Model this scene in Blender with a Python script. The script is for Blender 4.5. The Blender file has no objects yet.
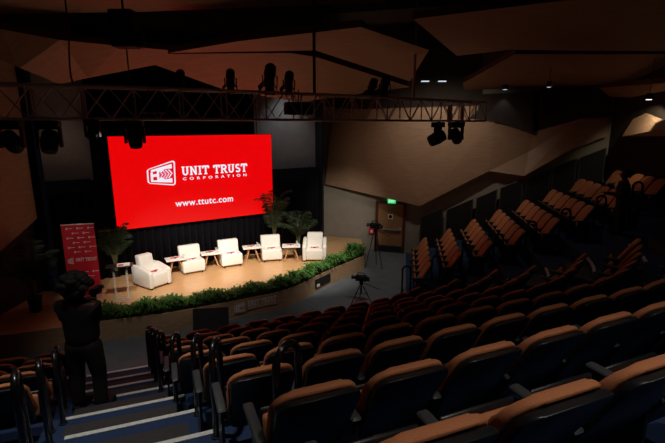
import bpy, bmesh, math, random
from mathutils import Vector, Matrix
random.seed(7)
S = bpy.context.scene
COL = S.collection
PI = math.pi
# ---------------------------------------------------------------- camera, world, exposure, key lights
F, PITCH, CH = 443.0, math.radians(12.4), 5.0
cd = bpy.data.cameras.new('camera'); cam = bpy.data.objects.new('camera', cd); COL.objects.link(cam)
cd.sensor_width = 36; cd.lens = 36*F/665; cam.location = (0, 0, CH); cam.rotation_euler = (PI/2-PITCH, 0, 0)
cd.clip_start = .05; S.camera = cam
S.view_settings.view_transform = 'Standard'; S.view_settings.look = 'None'; S.view_settings.gamma = 1
S.view_settings.exposure = 0.0; S.view_settings.use_curve_mapping = False
wd = bpy.data.worlds.new('world'); S.world = wd; wd.use_nodes = True
wd.node_tree.nodes['Background'].inputs[0].default_value = (.6, .7, 1, 1)
wd.node_tree.nodes['Background'].inputs[1].default_value = 0.0006

def lamp(kind, loc, target, energy, color, size=.3, spot=60, blend=.5, name='lamp_light'):
    d = bpy.data.lights.new(name, kind); d.energy = energy; d.color = color
    if kind == 'SPOT': d.spot_size = math.radians(spot); d.spot_blend = blend; d.shadow_soft_size = size
    elif kind == 'AREA': d.size = size
    else: d.shadow_soft_size = size
    o = bpy.data.objects.new(name, d); COL.objects.link(o); o.location = loc
    o.rotation_euler = (Vector(target)-Vector(loc)).to_track_quat('-Z', 'Y').to_euler()
    return o
WARM = (1, .90, .76)
# stage wash from the lanterns on the truss (positions of the lantern fronts)
STAGE = [((-3.9, 7.85, 5.45), (-4.6, 12.2, .7), 800), ((-2.9, 8.35, 5.5), (-4.3, 12.9, .7), 1000), ((-1.5, 9.1, 5.5), (-3.2, 13.3, .7), 1000),
         ((-.3, 9.9, 5.5), (-2.0, 13.9, .7), 1000), ((.9, 10.8, 5.5), (-.7, 14.2, .7), 850)]
for a, b, e in STAGE: lamp('SPOT', a, b, e, WARM, .06, 42, .9)
lamp('SPOT', (1.75, 11.35, 5.4), (.2, 17.4, 1.2), 560, WARM, .06, 34, 1.0)  # added spot to brighten the right wall beside the stage
lamp('SPOT', (-5.0, 7.5, 5.4), (-6.75, 11.1, 1.7), 190, WARM, .06, 20, .8)  # added spot to brighten the banner
# added low spots without fittings, lighting the stage front and floor before it
for a, b, e in (((-3.6, 7.1, 4.95), (-4.4, 9.7, .1), 110), ((-1.3, 8.4, 4.95), (-1.5, 10.9, .1), 60), ((1.1, 9.9, 4.95), (.7, 13.0, .1), 130)): lamp('SPOT', a, b, e, (1, .93, .85), .06, 55, .9)
# added downlights, out of view, over seats and stage wall: x, y, z, watts, cone, colour, aim
NEU = (1, .93, .84); COOL = (.8, .88, 1)
FILL_LAMPS = [(-2.2, 3.4, 8.4, 480, 50, NEU), (1.4, .6, 8.4, 250, 78, NEU), (3.6, 2.0, 8.4, 110, 78, NEU), (-2.6, 5.6, 8.4, 120, 40, NEU),
         (4.6, 7.8, 8.6, 25, 60, NEU), (-4.6, 4.6, 8.4, 60, 70, NEU), (-1.3, 15.55, 6.8, 55, 90, COOL), (-7.0, 11.75, 6.2, 9, 90, NEU)]
for x, y, z, e, w, c in FILL_LAMPS: lamp('SPOT', (x, y, z-.06), (x, y, 0), e, c, .12, w, .8)

def ray(px, py):
    a = (px-332.5)/F; t = (py-221.5)/F
    return Vector((a, math.cos(PITCH)-t*math.sin(PITCH), -(math.sin(PITCH)+t*math.cos(PITCH))))
def W(px, py, z):
    r = ray(px, py); return Vector((0, 0, CH))+r*((z-CH)/r.z)
def DP(px, py, d): return Vector((0, 0, CH))+ray(px, py)*d
# ---------------------------------------------------------------- materials
def mat(name, col, rough=.6, metal=0, emit=None, es=1, noise=None, bump=0, scale=20, stretch=(1, 1, 1), spec=.5, trans=0):
    m = bpy.data.materials.new(name); m.use_nodes = True; nt = m.node_tree; b = nt.nodes['Principled BSDF']
    b.inputs['Base Color'].default_value = (*col, 1); b.inputs['Roughness'].default_value = rough
    b.inputs['Metallic'].default_value = metal; b.inputs['Specular IOR Level'].default_value = spec
    if trans: b.inputs['Transmission Weight'].default_value = trans; b.inputs['IOR'].default_value = 1.2
    if emit: b.inputs['Emission Color'].default_value = (*emit, 1); b.inputs['Emission Strength'].default_value = es
    if noise or bump:
        tc = nt.nodes.new('ShaderNodeTexCoord'); mp = nt.nodes.new('ShaderNodeMapping'); n = nt.nodes.new('ShaderNodeTexNoise')
        mp.inputs['Scale'].default_value = stretch; n.inputs['Scale'].default_value = scale; n.inputs['Detail'].default_value = 4
        nt.links.new(tc.outputs['Object'], mp.inputs[0]); nt.links.new(mp.outputs[0], n.inputs['Vector'])
        if noise:
            r = nt.nodes.new('ShaderNodeValToRGB'); r.color_ramp.elements[0].color = (*noise, 1); r.color_ramp.elements[1].color = (*col, 1)
            r.color_ramp.elements[0].position = .35; r.color_ramp.elements[1].position = .65
            nt.links.new(n.outputs['Fac'], r.inputs[0]); nt.links.new(r.outputs[0], b.inputs['Base Color'])
        if bump:
            bp = nt.nodes.new('ShaderNodeBump'); bp.inputs['Strength'].default_value = bump; bp.inputs['Distance'].default_value = .02
            nt.links.new(n.outputs['Fac'], bp.inputs['Height']); nt.links.new(bp.outputs[0], b.inputs['Normal'])
    return m
M = {
 'pit': mat('grey_vinyl_floor', (.16, .19, .22), .55, noise=(.13, .155, .18), scale=3),
 'carpet': mat('blue_carpet', (.018, .045, .13), .95, noise=(.011, .03, .09), scale=60, bump=.3),
 'rib': mat('grey_ribbed_tread', (.042, .042, .045), .7, noise=(.024, .024, .026), scale=30, stretch=(1, 8, 1)),
 'nosing': mat('white_nosing', (.75, .78, .74), .6, noise=(.6, .63, .6), scale=25),
 'stage': mat('light_wood_stage', (.66, .40, .20), .30, noise=(.56, .33, .155), scale=5, stretch=(1, 6, 1)),
 'fascia': mat('wood_fascia', (.50, .33, .20), .5, noise=(.36, .23, .13), scale=6, stretch=(1, 1, 9)),
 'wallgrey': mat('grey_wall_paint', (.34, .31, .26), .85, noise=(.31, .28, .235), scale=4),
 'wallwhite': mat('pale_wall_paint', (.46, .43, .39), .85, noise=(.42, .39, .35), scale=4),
 'walldark': mat('dark_wall', (.035, .025, .02), .85, noise=(.028, .02, .016), scale=4),
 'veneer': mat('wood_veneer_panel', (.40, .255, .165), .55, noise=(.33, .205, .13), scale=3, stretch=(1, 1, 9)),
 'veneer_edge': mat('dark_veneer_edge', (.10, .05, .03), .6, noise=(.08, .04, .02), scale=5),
 'ceilpanel': mat('ceiling_veneer', (.37, .235, .15), .6, noise=(.31, .19, .12), scale=2, stretch=(1, 7, 1)),
 'black': mat('matte_black', (.008, .008, .009), .8, noise=(.005, .005, .006), scale=8),
 'ceilblack': mat('black_ceiling_void', (.006, .006, .007), .95, noise=(.004, .004, .004), scale=2),
 'curtain': mat('black_velvet', (.010, .010, .014), .95, noise=(.006, .006, .01), scale=30, spec=.1),
 'valance': mat('navy_velvet', (.012, .02, .06), .9, noise=(.01, .015, .045), scale=20, spec=.1),
 'shell': mat('black_plastic_shell', (.012, .013, .015), .38, noise=(.009, .010, .012), scale=120, spec=.5),
 'orange': mat('orange_upholstery', (.56, .205, .085), .85, noise=(.47, .165, .065), scale=160, bump=.15),
 'gunmetal': mat('dark_metal', (.05, .055, .06), .35, .6, noise=(.04, .045, .05), scale=20),
 'hoop': mat('gloss_black_rail', (.010, .010, .012), .22, noise=(.007, .007, .009), scale=9, spec=.6),
 'arm': mat('grey_armrest', (.055, .06, .065), .5, noise=(.045, .05, .055), scale=40),
 'truss': mat('dull_aluminium', (.55, .50, .48), .6, .2, noise=(.45, .40, .38), scale=15),
 'white': mat('white_leather', (.84, .82, .78), .5, noise=(.80, .78, .74), scale=12, bump=.1),
 'paper': mat('white_paper', (.85, .84, .82), .7, noise=(.8, .8, .78), scale=10),
 'redpaper': mat('red_print', (.7, .03, .05), .6, noise=(.6, .02, .04), scale=10),
 'legwood': mat('light_oak', (.62, .34, .15), .5, noise=(.5, .26, .11), scale=30, stretch=(1, 1, .2)),
 'acrylic': mat('clear_acrylic', (.85, .88, .9), .08, noise=(.8, .84, .86), scale=5),
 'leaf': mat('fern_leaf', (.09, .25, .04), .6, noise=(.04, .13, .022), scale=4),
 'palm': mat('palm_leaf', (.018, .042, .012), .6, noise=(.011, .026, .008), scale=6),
 'stem': mat('palm_stem', (.13, .12, .05), .7, noise=(.09, .08, .03), scale=20),
 'banner': mat('red_banner_cloth', (.62, .012, .03), .6, noise=(.56, .01, .025), scale=6),
 'bannerwhite': mat('white_banner_print', (.78, .72, .72), .6, noise=(.7, .65, .65), scale=6),
 'door': mat('oak_door', (.42, .23, .11), .5, noise=(.34, .18, .08), scale=4, stretch=(8, 1, 1)),
 'frame': mat('mahogany_frame', (.12, .035, .02), .5, noise=(.09, .025, .015), scale=10),
 'steel': mat('brushed_steel', (.75, .72, .66), .35, .7, noise=(.65, .62, .56), scale=20),
 'skin': mat('skin', (.07, .033, .02), .6, noise=(.06, .028, .018), scale=10),
 'cloth': mat('dark_tee_shirt', (.006, .006, .007), .9, noise=(.004, .004, .005), scale=20),
 'jeans': mat('charcoal_trousers', (.011, .010, .011), .9, noise=(.008, .007, .008), scale=20),
 'hair': mat('black_hair', (.006, .005, .005), .8, noise=(.004, .003, .003), scale=60, bump=.6),
 'glassm': mat('lens_glass', (.02, .03, .05), .05, noise=(.015, .02, .04), scale=5),
 'redE': mat('led_wall_red', (.02, 0, 0), .5, emit=(.80, .0008, .002), es=1.0),
 'whiteE': mat('led_wall_white', (.1, .1, .1), .5, emit=(.82, .84, .95), es=1.0),
 'pinkE': mat('led_wall_pink', (.1, .02, .02), .5, emit=(.80, .16, .35), es=.9),
 'exitE': mat('exit_green', (.0, .1, .03), .5, emit=(.03, .55, .16), es=1.2),
 'exitW': mat('exit_white', (.1, .1, .1), .5, emit=(.6, 1, .75), es=1.0),
 'lampE': mat('lamp_lens_lit', (.1, .1, .1), .5, emit=(1, .95, .85), es=3),
 'coolE': mat('cool_lamp_lit', (.1, .1, .1), .5, emit=(.75, .85, 1), es=.8),
 'blueE': mat('blue_lamp_lit', (.1, .1, .1), .5, emit=(.15, .25, 1), es=.6),
}
M['acrylic'].node_tree.nodes['Principled BSDF'].inputs['Alpha'].default_value = .28
# ---------------------------------------------------------------- helpers
def obj(name, bm, m, parent=None, smooth=False, bevel=0):
    me = bpy.data.meshes.new(name); bmesh.ops.recalc_face_normals(bm, faces=bm.faces); bm.to_mesh(me); bm.free()
    for mm in (m if isinstance(m, (list, tuple)) else [m]): me.materials.append(mm if not isinstance(mm, str) else M[mm])
    if smooth:
        for p in me.polygons: p.use_smooth = True
    o = bpy.data.objects.new(name, me); COL.objects.link(o)
    if parent: o.parent = parent
    if bevel:
        b = o.modifiers.new('bevel', 'BEVEL'); b.width = bevel; b.segments = 2; b.limit_method = 'ANGLE'
    return o
def tag(o, label=None, cat=None, group=None, kind=None):
    if label: o['label'] = label
    if cat: o['category'] = cat
    if group: o['group'] = group
    if kind: o['kind'] = kind
    return o
def struct(name, bm, m, parent=None, **k):
    o = obj(name, bm, m, parent, **k)
    if not parent: o['kind'] = 'structure'
    return o
def empty(name, loc=(0, 0, 0), rz=0, label=None, cat=None, group=None):
    o = bpy.data.objects.new(name, None); COL.objects.link(o); o.location = loc; o.rotation_euler = (0, 0, rz); o.empty_display_size = .1
    return tag(o, label, cat, group)
KIDS = {}
def kids(o):
    return [c for c in bpy.data.objects if c.parent == o]
def treeof(o): return (o, [treeof(c) for c in kids(o)])
def copytree(t, parent=None):
    c = t[0].copy(); COL.objects.link(c)
    if parent: c.parent = parent
    for k in t[1]: copytree(k, c)
    return c
def nb(): return bmesh.new()
def box(bm, x0, x1, y0, y1, z0, z1, mtx=None, mi=0):
    vs = [bm.verts.new(v) for v in ((x0, y0, z0), (x1, y0, z0), (x1, y1, z0), (x0, y1, z0), (x0, y0, z1), (x1, y0, z1), (x1, y1, z1), (x0, y1, z1))]
    for f in ((0, 3, 2, 1), (4, 5, 6, 7), (0, 1, 5, 4), (1, 2, 6, 5), (2, 3, 7, 6), (3, 0, 4, 7)):
        bm.faces.new([vs[i] for i in f]).material_index = mi
    if mtx is not None: bmesh.ops.transform(bm, matrix=mtx, verts=vs)
    return vs
def rbox(bm, x0, x1, y0, y1, z0, z1, r=.02, seg=3, mtx=None):
    b2 = nb(); box(b2, x0, x1, y0, y1, z0, z1)
    bmesh.ops.bevel(b2, geom=b2.edges[:], offset=r, segments=seg, affect='EDGES', profile=.5)
    if mtx is not None: b2.transform(mtx)
    merge(bm, b2)
def merge(bm, b2):
    me = bpy.data.meshes.new('tmp'); b2.to_mesh(me); b2.free(); bm.from_mesh(me); bpy.data.meshes.remove(me)
def tube(bm, pts, r, n=8, cap=True):
    pts = [Vector(p) for p in pts]; rs = r if isinstance(r, (list, tuple)) else [r]*len(pts)
    rings = []; up = None
    for i, p in enumerate(pts):
        d = (pts[min(i+1, len(pts)-1)]-pts[max(i-1, 0)]).normalized()
        if up is None:
            up = d.orthogonal().normalized()
        else:
            up = (up-d*up.dot(d)); up = up.normalized() if up.length > 1e-6 else d.orthogonal().normalized()
        s = d.cross(up)
        rings.append([bm.verts.new(p+(up*math.cos(2*PI*k/n)+s*math.sin(2*PI*k/n))*rs[i]) for k in range(n)])
    for a, b in zip(rings, rings[1:]):
        for k in range(n): bm.faces.new((a[k], a[(k+1) % n], b[(k+1) % n], b[k]))
    if cap: bm.faces.new(rings[0][::-1]); bm.faces.new(rings[-1])
def prism(bm, outline, y0, y1, axis='y', mi=0):
    """outline of (x,z) extruded along y"""
    def mk(p, y): return (p[0], y, p[1]) if axis == 'y' else ((p[0], p[1], y) if axis == 'z' else (y, p[0], p[1]))
    a = [bm.verts.new(mk(p, y0)) for p in outline]; b = [bm.verts.new(mk(p, y1)) for p in outline]
    n = len(a); fs = [bm.faces.new(a), bm.faces.new(b[::-1])]
    for i in range(n): fs.append(bm.faces.new((a[i], b[i], b[(i+1) % n], a[(i+1) % n])))
    for f in fs: f.material_index = mi
    return a+b
def slab(bm, pts, n, mi_side=None):
    """planar-ish polygon of world points with thickness vector n"""
    a = [bm.verts.new(p) for p in pts]; b = [bm.verts.new(Vector(p)+Vector(n)) for p in pts]; k = len(a)
    bmesh.ops.triangulate(bm, faces=[bm.faces.new(a), bm.faces.new(b[::-1])])
    for i in range(k):
        f = bm.faces.new((a[i], b[i], b[(i+1) % k], a[(i+1) % k]))
        if mi_side is not None: f.material_index = mi_side
def rpoly(x0, x1, z0, z1, r, n=4, rb=None):
    rb = r if rb is None else rb; out = []
    for cx, cz, a0, rr in ((x1, z1, 0, r), (x0, z1, 90, r), (x0, z0, 180, rb), (x1, z0, 270, rb)):
        sx = -1 if a0 in (0, 270) else 1; sz = -1 if a0 in (0, 90) else 1
        for i in range(n+1):
            a = math.radians(a0+90*i/n); out.append((cx+sx*rr+rr*math.cos(a), cz+sz*rr+rr*math.sin(a)))
    return out
ORD = ['first', 'second', 'third', 'fourth', 'fifth', 'sixth', 'seventh', 'eighth', 'ninth', 'tenth', 'eleventh', 'twelfth', 'thirteenth',
       'fourteenth', 'fifteenth', 'sixteenth', 'seventeenth', 'eighteenth', 'nineteenth', 'twentieth'] + ['twenty-'+w for w in
       ('first', 'second', 'third', 'fourth', 'fifth', 'sixth', 'seventh', 'eighth', 'ninth')] + ['thirtieth'] + ['thirty-'+w for w in ('first', 'second', 'third', 'fourth', 'fifth', 'sixth', 'seventh', 'eighth', 'ninth')]
# ---------------------------------------------------------------- row curve (front row seat-back line) and its offsets
R0 = 2.5; HA = math.radians(23.5); HB = math.radians(80.8)
N1 = Vector((math.sin(HA), -math.cos(HA))); N2 = Vector((math.sin(HB), -math.cos(HB)))
NF = 8.65
# centre: N1.C = -NF-R0 ; N2.C = .79-R0
_a, _b, _c, _d = N1.x, N1.y, N2.x, N2.y; _e, _f = -NF-R0, .79-R0; _det = _a*_d-_b*_c
CC = Vector(((_e*_d-_b*_f)/_det, (_a*_f-_e*_c)/_det))
R1, L1, L2 = 4.0, 2.0, .6
HM = HA+L1/R1
def hd(s):
    if s <= 0: return HA-math.radians(max(0, min(4.5, -s-2.0)))
    if s < L1: return HA+s/R1
    if s < L1+L2: return HM+(HB-HM)*(s-L1)/L2
    return HB
def walk(p, s0, s1, ds):
    out = []; s = s0
    while (s < s1) if ds > 0 else (s > s1):
        out.append((s, p.copy(), hd(s))); h = hd(s+ds/2); p = p+Vector((math.cos(h), math.sin(h)))*ds; s += ds
    return out, p
def build_path():
    # slide the start along the straight front line until the far end meets the side block's line
    p0 = -N1*NF; e = walk(p0, 0, L1+L2+.2, .05)[1]; d = Vector((math.cos(HA), math.sin(HA)))
    p0 = p0+d*((.79-N2.dot(e))/N2.dot(d))
    return walk(p0, 0, -15, -.1)[0][1:][::-1]+walk(p0, 0, L1+L2+6.2, .1)[0]
PATH = build_path()
def pitch(s): return .94-.10*min(1, max(0, (s-.8)/1.8))
def off(i, d):
    s, p, h = PATH[i]; return p+Vector((math.sin(h), -math.cos(h)))*d
def dn(k, s): return pitch(s)*k-.62
RISE = .38
def tz(k): return RISE*k if k > 0 else .02
KMAX = 12
# ---------------------------------------------------------------- floor
bm = nb(); box(bm, -14, 14, -6, 20, -.2, 0); struct('floor', bm, 'pit')
def strip(bm, k, da, db, z0, z1, test=None, mi=0):
    prev = None
    for i, (s, p, h) in enumerate(PATH):
        if k >= 8 and s > L1+1: break
        a = off(i, da(s)); b = off(i, db(s))
        ok = True if test is None else test((a+b)/2, s)
        if not ok: prev = None; continue
        cur = [bm.verts.new((a.x, a.y, z0)), bm.verts.new((a.x, a.y, z1)), bm.verts.new((b.x, b.y, z1)), bm.verts.new((b.x, b.y, z0))]
        if prev is None: bm.faces.new(cur)
        else:
            for q in range(4):
                f = bm.faces.new((prev[q], prev[(q+1) % 4], cur[(q+1) % 4], cur[q])); f.material_index = mi
        prev = cur; last = cur
    if prev is not None: bm.faces.new(prev[::-1])
bm = nb()
for k in range(0, KMAX): strip(bm, k, lambda s: dn(k, s), lambda s: (pitch(s)*(k+1)-.62 if k < KMAX-1 else pitch(s)*(k+1)+3), -.01, tz(k))
struct('floor_terraces', bm, 'carpet')
# aisles: half-plane tests
def ax(y): return -1.01-.536*(y-3.25)             # right edge of the stepped aisle
def in_aisle1(p, s): return ax(p.y)-1.45 < p.x < ax(p.y)+.18
def in_steps1(p, s): return ax(p.y)-1.45 < p.x < ax(p.y)-.05
def ya(x): return 12.35-.19*(x-2.8)                # far edge of the second aisle
def in_aisle2(p, s): return L1+.1 < s < L1+.42 and p.y < ya(p.x)
for nm, tst in (('a', in_steps1), ('b', in_aisle2)):
    bm = nb()
    for k in range(0, 10 if nm == 'a' else 7):
        strip(bm, k, lambda s: pitch(s)*(k+1)-.62-.47, lambda s: pitch(s)*(k+1)-.62-.001, tz(k)-.005, RISE*(k+.5), tst)
    struct('floor_steps', bm, 'rib')
n = 0
for tst in (in_aisle1, in_aisle2):
    for k in range(0, 10 if tst is in_aisle1 else 8):
        n += 1; bm = nb(); strip(bm, k, lambda s: dn(k, s)-.004, lambda s: dn(k, s)+.052, tz(k)-.03, tz(k)+.006, tst)
        struct('trim_%d' % n, bm, 'nosing')
# ---------------------------------------------------------------- stage platform
SF = [W(x, y, 0).to_2d() for x, y in ((97, 342), (148, 335), (180, 330), (232, 319.5), (277, 309.5), (300, 301), (320, 290), (344, 278.5), (364, 269.5))]
SF = [Vector((-9.5, 8.6)), Vector((-7.3, 8.9))]+SF
SZ = .5
back = [Vector((1.2, 15.6)), Vector((1.15, 17.2)), Vector((-1, 18.0)), Vector((-9.5, 12.6))]
def catmull(pts, n=6):
    out = []
    for i in range(len(pts)-1):
        p0, p1, p2, p3 = pts[max(i-1, 0)], pts[i], pts[i+1], pts[min(i+2, len(pts)-1)]
        for j in range(n):
            t = j/n; out.append(.5*((2*p1)+(p2-p0)*t+(2*p0-5*p1+4*p2-p3)*t*t+(3*p1-p0-3*p2+p3)*t**3))
    return out+[pts[-1]]
SFC = catmull(SF)
bm = nb()
slab(bm, [Vector((p.x, p.y, SZ)) for p in SFC+back], (0, 0, -SZ), 1)
struct('floor_stage', bm, ['stage', 'fascia'])
# ---------------------------------------------------------------- walls
def wallseg(name, a, b, z0, z1, th, m):
    a = Vector(a); b = Vector(b); d = (b-a).normalized(); nn = Vector((-d.y, d.x))*th
    bm = nb(); slab(bm, [(a.x, a.y, z0), (b.x, b.y, z0), (b.x, b.y, z1), (a.x, a.y, z1)], (nn.x, nn.y, 0)); return struct(name, bm, m)
RW = lambda x: Vector((x, 17.2-.289*(x-1.75)))      # right wall line
RD = Vector((1, -.289)).normalized(); RN = Vector((RD.y, -RD.x))  # RN points into the hall
wallseg('wall_right', RW(-3.0), RW(9.6), 0, 9, .2, 'wallgrey')
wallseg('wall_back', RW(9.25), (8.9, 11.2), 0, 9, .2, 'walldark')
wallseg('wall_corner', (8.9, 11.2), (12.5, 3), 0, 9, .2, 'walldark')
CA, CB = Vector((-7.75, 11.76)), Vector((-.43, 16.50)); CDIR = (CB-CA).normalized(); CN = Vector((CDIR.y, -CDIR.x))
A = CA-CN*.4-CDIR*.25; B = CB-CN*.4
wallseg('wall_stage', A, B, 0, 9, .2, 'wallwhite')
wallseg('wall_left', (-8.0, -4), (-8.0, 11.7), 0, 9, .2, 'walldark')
bm = nb(); box(bm, -7.99, -7.66, 11.55, 11.75, SZ, 9); struct('trim_50', bm, 'valance')  # proscenium edge column; its faint blue light is put in as navy colour
# dark end post of the stage wall
bm = nb(); c = CB-CN*.25+CDIR*.03; box(bm, -.03, .03, -.35, .25, SZ, 9, Matrix.Translation((c.x, c.y, 0)) @ Matrix.Rotation(math.atan2(CDIR.y, CDIR.x), 4, 'Z')); struct('trim_51', bm, 'black')
bm = nb(); box(bm, -14, 14, -6, 20, 9.0, 9.2); struct('ceiling', bm, 'ceilblack')
# right wall upper dark band
def onwall(px, py, o=0):
    r = ray(px, py); q = RN.x*r.x+RN.y*r.y; k = (RN.dot(RW(0))+o)/q; return Vector((0, 0, CH))+r*k
rn3 = Vector((RN.x, RN.y, 0))
def wallpanel(name, pts, m, o=.02, th=.18, **k):
    bm = nb(); slab(bm, [onwall(x, y, o+th) for x, y in pts], -rn3*th, 1); return struct(name, bm, m, **k)
def fold_panel(name, tris_pts, m, th=.12):
    """folded acoustic panel: vertices carry their own stand-off"""
    vs, fs = tris_pts; bm = nb()
    f = [bm.verts.new(onwall(x, y, o)) for x, y, o in vs]; b = [bm.verts.new(onwall(x, y, o)-rn3*(o-.02)) for x, y, o in vs]
    eds = {}
    for t in fs:
        bm.faces.new([f[i] for i in t])
        for i in range(len(t)):
            e = (t[i], t[(i+1) % len(t)])
            if (e[1], e[0]) in eds: del eds[(e[1], e[0])]
            else: eds[e] = 1
    for i, j in eds:
        ff = bm.faces.new((f[i], b[i], b[j], f[j])); ff.material_index = 1
    return struct(name, bm, m)
# ---------------------------------------------------------------- wall panels on the right wall
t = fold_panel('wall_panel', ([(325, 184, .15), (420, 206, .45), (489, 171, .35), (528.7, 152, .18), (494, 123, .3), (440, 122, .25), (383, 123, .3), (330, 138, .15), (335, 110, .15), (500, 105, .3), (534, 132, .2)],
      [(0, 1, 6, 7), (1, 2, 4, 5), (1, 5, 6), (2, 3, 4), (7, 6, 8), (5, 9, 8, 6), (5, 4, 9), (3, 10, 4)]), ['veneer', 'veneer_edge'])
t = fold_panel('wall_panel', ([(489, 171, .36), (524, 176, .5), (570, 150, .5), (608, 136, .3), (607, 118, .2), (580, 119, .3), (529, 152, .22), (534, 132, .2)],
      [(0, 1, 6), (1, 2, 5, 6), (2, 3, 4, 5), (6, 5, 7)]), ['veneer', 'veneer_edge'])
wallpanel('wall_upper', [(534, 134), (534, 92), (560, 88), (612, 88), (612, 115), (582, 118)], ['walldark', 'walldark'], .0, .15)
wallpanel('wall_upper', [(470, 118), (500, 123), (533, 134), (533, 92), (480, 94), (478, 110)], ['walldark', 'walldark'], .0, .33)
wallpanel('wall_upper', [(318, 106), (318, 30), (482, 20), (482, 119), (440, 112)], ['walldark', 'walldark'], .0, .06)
a_ = CA-CN*.39-CDIR*.2; b_ = CB-CN*.39; wallseg('wall_upper', a_, b_, 6.35, 8.99, -.06, 'walldark')  # dark sheet over the pale stage wall: shade put in as colour
# stepped knee-wall screens in front of the right wall (black panels in slim frames)
kw = [(421, 217, 443, 207.5), (447, 210, 473, 199), (477, 198, 497, 189.5), (501, 188, 523, 179), (527, 178.5, 551, 169), (554, 167.5, 577, 158.5), (580, 158, 606, 148)]
for i, (x0, y0, x1, y1) in enumerate(kw):
    a, b = onwall(x0, y0, .22), onwall(x1, y1, .22)
    t = empty('wall_screen', (a.x, a.y, 0), 0, 'black framed wall screen standing behind the %s row of side block seats' % ORD[i], 'partition', 'black screens along the right wall')
    loc = lambda p: Vector((p.x-a.x, p.y-a.y, p.z))
    zb = tz(i)+.0
    P4 = [Vector((a.x, a.y, zb)), Vector((b.x, b.y, zb)), b, a]
    bm = nb(); slab(bm, [loc(p) for p in P4], rn3*.03); obj('panel', bm, 'black', t)
    bm = nb()
    for p, q in zip(P4, P4[1:]+P4[:1]): tube(bm, [loc(p)+rn3*.03, loc(q)+rn3*.03], .02, 6)
    obj('frame', bm, 'arm', t)
# ---------------------------------------------------------------- ceiling clouds (folded veneer slabs), tilt by distance
def cloud(pts, label, th=.14):
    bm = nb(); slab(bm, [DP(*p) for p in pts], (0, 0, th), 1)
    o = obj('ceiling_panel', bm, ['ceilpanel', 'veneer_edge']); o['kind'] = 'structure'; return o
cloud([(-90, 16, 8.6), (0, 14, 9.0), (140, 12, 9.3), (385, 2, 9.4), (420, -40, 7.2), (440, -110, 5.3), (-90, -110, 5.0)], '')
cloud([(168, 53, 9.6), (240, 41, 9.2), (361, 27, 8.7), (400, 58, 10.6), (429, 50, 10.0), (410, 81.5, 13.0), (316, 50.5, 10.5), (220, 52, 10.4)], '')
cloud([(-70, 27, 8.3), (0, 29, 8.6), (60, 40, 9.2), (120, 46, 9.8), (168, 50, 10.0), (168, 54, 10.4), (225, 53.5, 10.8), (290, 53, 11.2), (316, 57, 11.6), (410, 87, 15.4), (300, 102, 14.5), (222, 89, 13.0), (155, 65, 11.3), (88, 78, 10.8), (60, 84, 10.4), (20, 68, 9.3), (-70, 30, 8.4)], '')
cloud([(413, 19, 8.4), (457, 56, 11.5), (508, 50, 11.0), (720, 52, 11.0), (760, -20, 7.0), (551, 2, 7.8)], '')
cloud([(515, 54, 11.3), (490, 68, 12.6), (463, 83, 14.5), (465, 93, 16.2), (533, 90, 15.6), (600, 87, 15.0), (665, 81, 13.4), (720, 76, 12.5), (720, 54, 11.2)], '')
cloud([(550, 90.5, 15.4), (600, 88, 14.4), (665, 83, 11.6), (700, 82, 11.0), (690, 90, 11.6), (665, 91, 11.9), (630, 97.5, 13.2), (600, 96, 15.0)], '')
cloud([(385, -3, 8.6), (540, -2, 7.5), (560, -80, 5.6), (440, -60, 6.0)], '')
# lit recess in the back wall with folded planes
def bw(px, py, o=0):
    a = RW(9.25); d = (Vector((8.9, 11.2))-a).normalized(); nn = Vector((d.y, -d.x))
    if nn.x > 0: nn = -nn
    r = ray(px, py); k = (nn.dot(a)+o)/(nn.x*r.x+nn.y*r.y); return Vector((0, 0, CH))+r*k
bm = nb()
vs = [(622, 136.5, .34), (633, 119, .16), (646.5, 113, .10), (672, 123, .14), (692, 136, .34), (662, 129, .42)]
v = [bm.verts.new(bw(*q)) for q in vs]
for f in ((0, 1, 2), (0, 2, 5), (2, 3, 5), (0, 5, 4), (5, 3, 4)): bm.faces.new([v[i] for i in f])
vb = [bm.verts.new(bw(x, y, .01)) for x, y, o in vs[:5]]
for i, j in ((0, 1), (1, 2), (2, 3), (3, 4), (4, 0)): bm.faces.new((v[i], v[j], vb[j], vb[i]))
struct('wall_relief', bm, 'veneer')

bm = nb(); LP = [(-7.99, 11.52, 2.55), (-7.99, 9.0, 1.7), (-7.99, 4.0, 3.0), (-7.99, 4.0, 7.4), (-7.99, 9.5, 7.4), (-7.99, 11.52, 6.4)]
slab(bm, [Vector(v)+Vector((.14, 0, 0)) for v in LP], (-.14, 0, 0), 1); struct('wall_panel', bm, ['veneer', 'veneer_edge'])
# ---------------------------------------------------------------- downlights
def downlight(x, y, z, label, m='lampE', r=.09):
    t = empty('downlight', (x, y, z), 0, label, 'ceiling light', 'recessed downlights')
    bm = nb(); tube(bm, [(0, 0, .0), (0, 0, .16)], [r*1.3, r*1.1], 16); obj('housing', bm, 'black', t)
    bm = nb(); tube(bm, [(0, 0, -.008), (0, 0, .002)], r, 16); obj('lens', bm, m, t)
    return t
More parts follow.
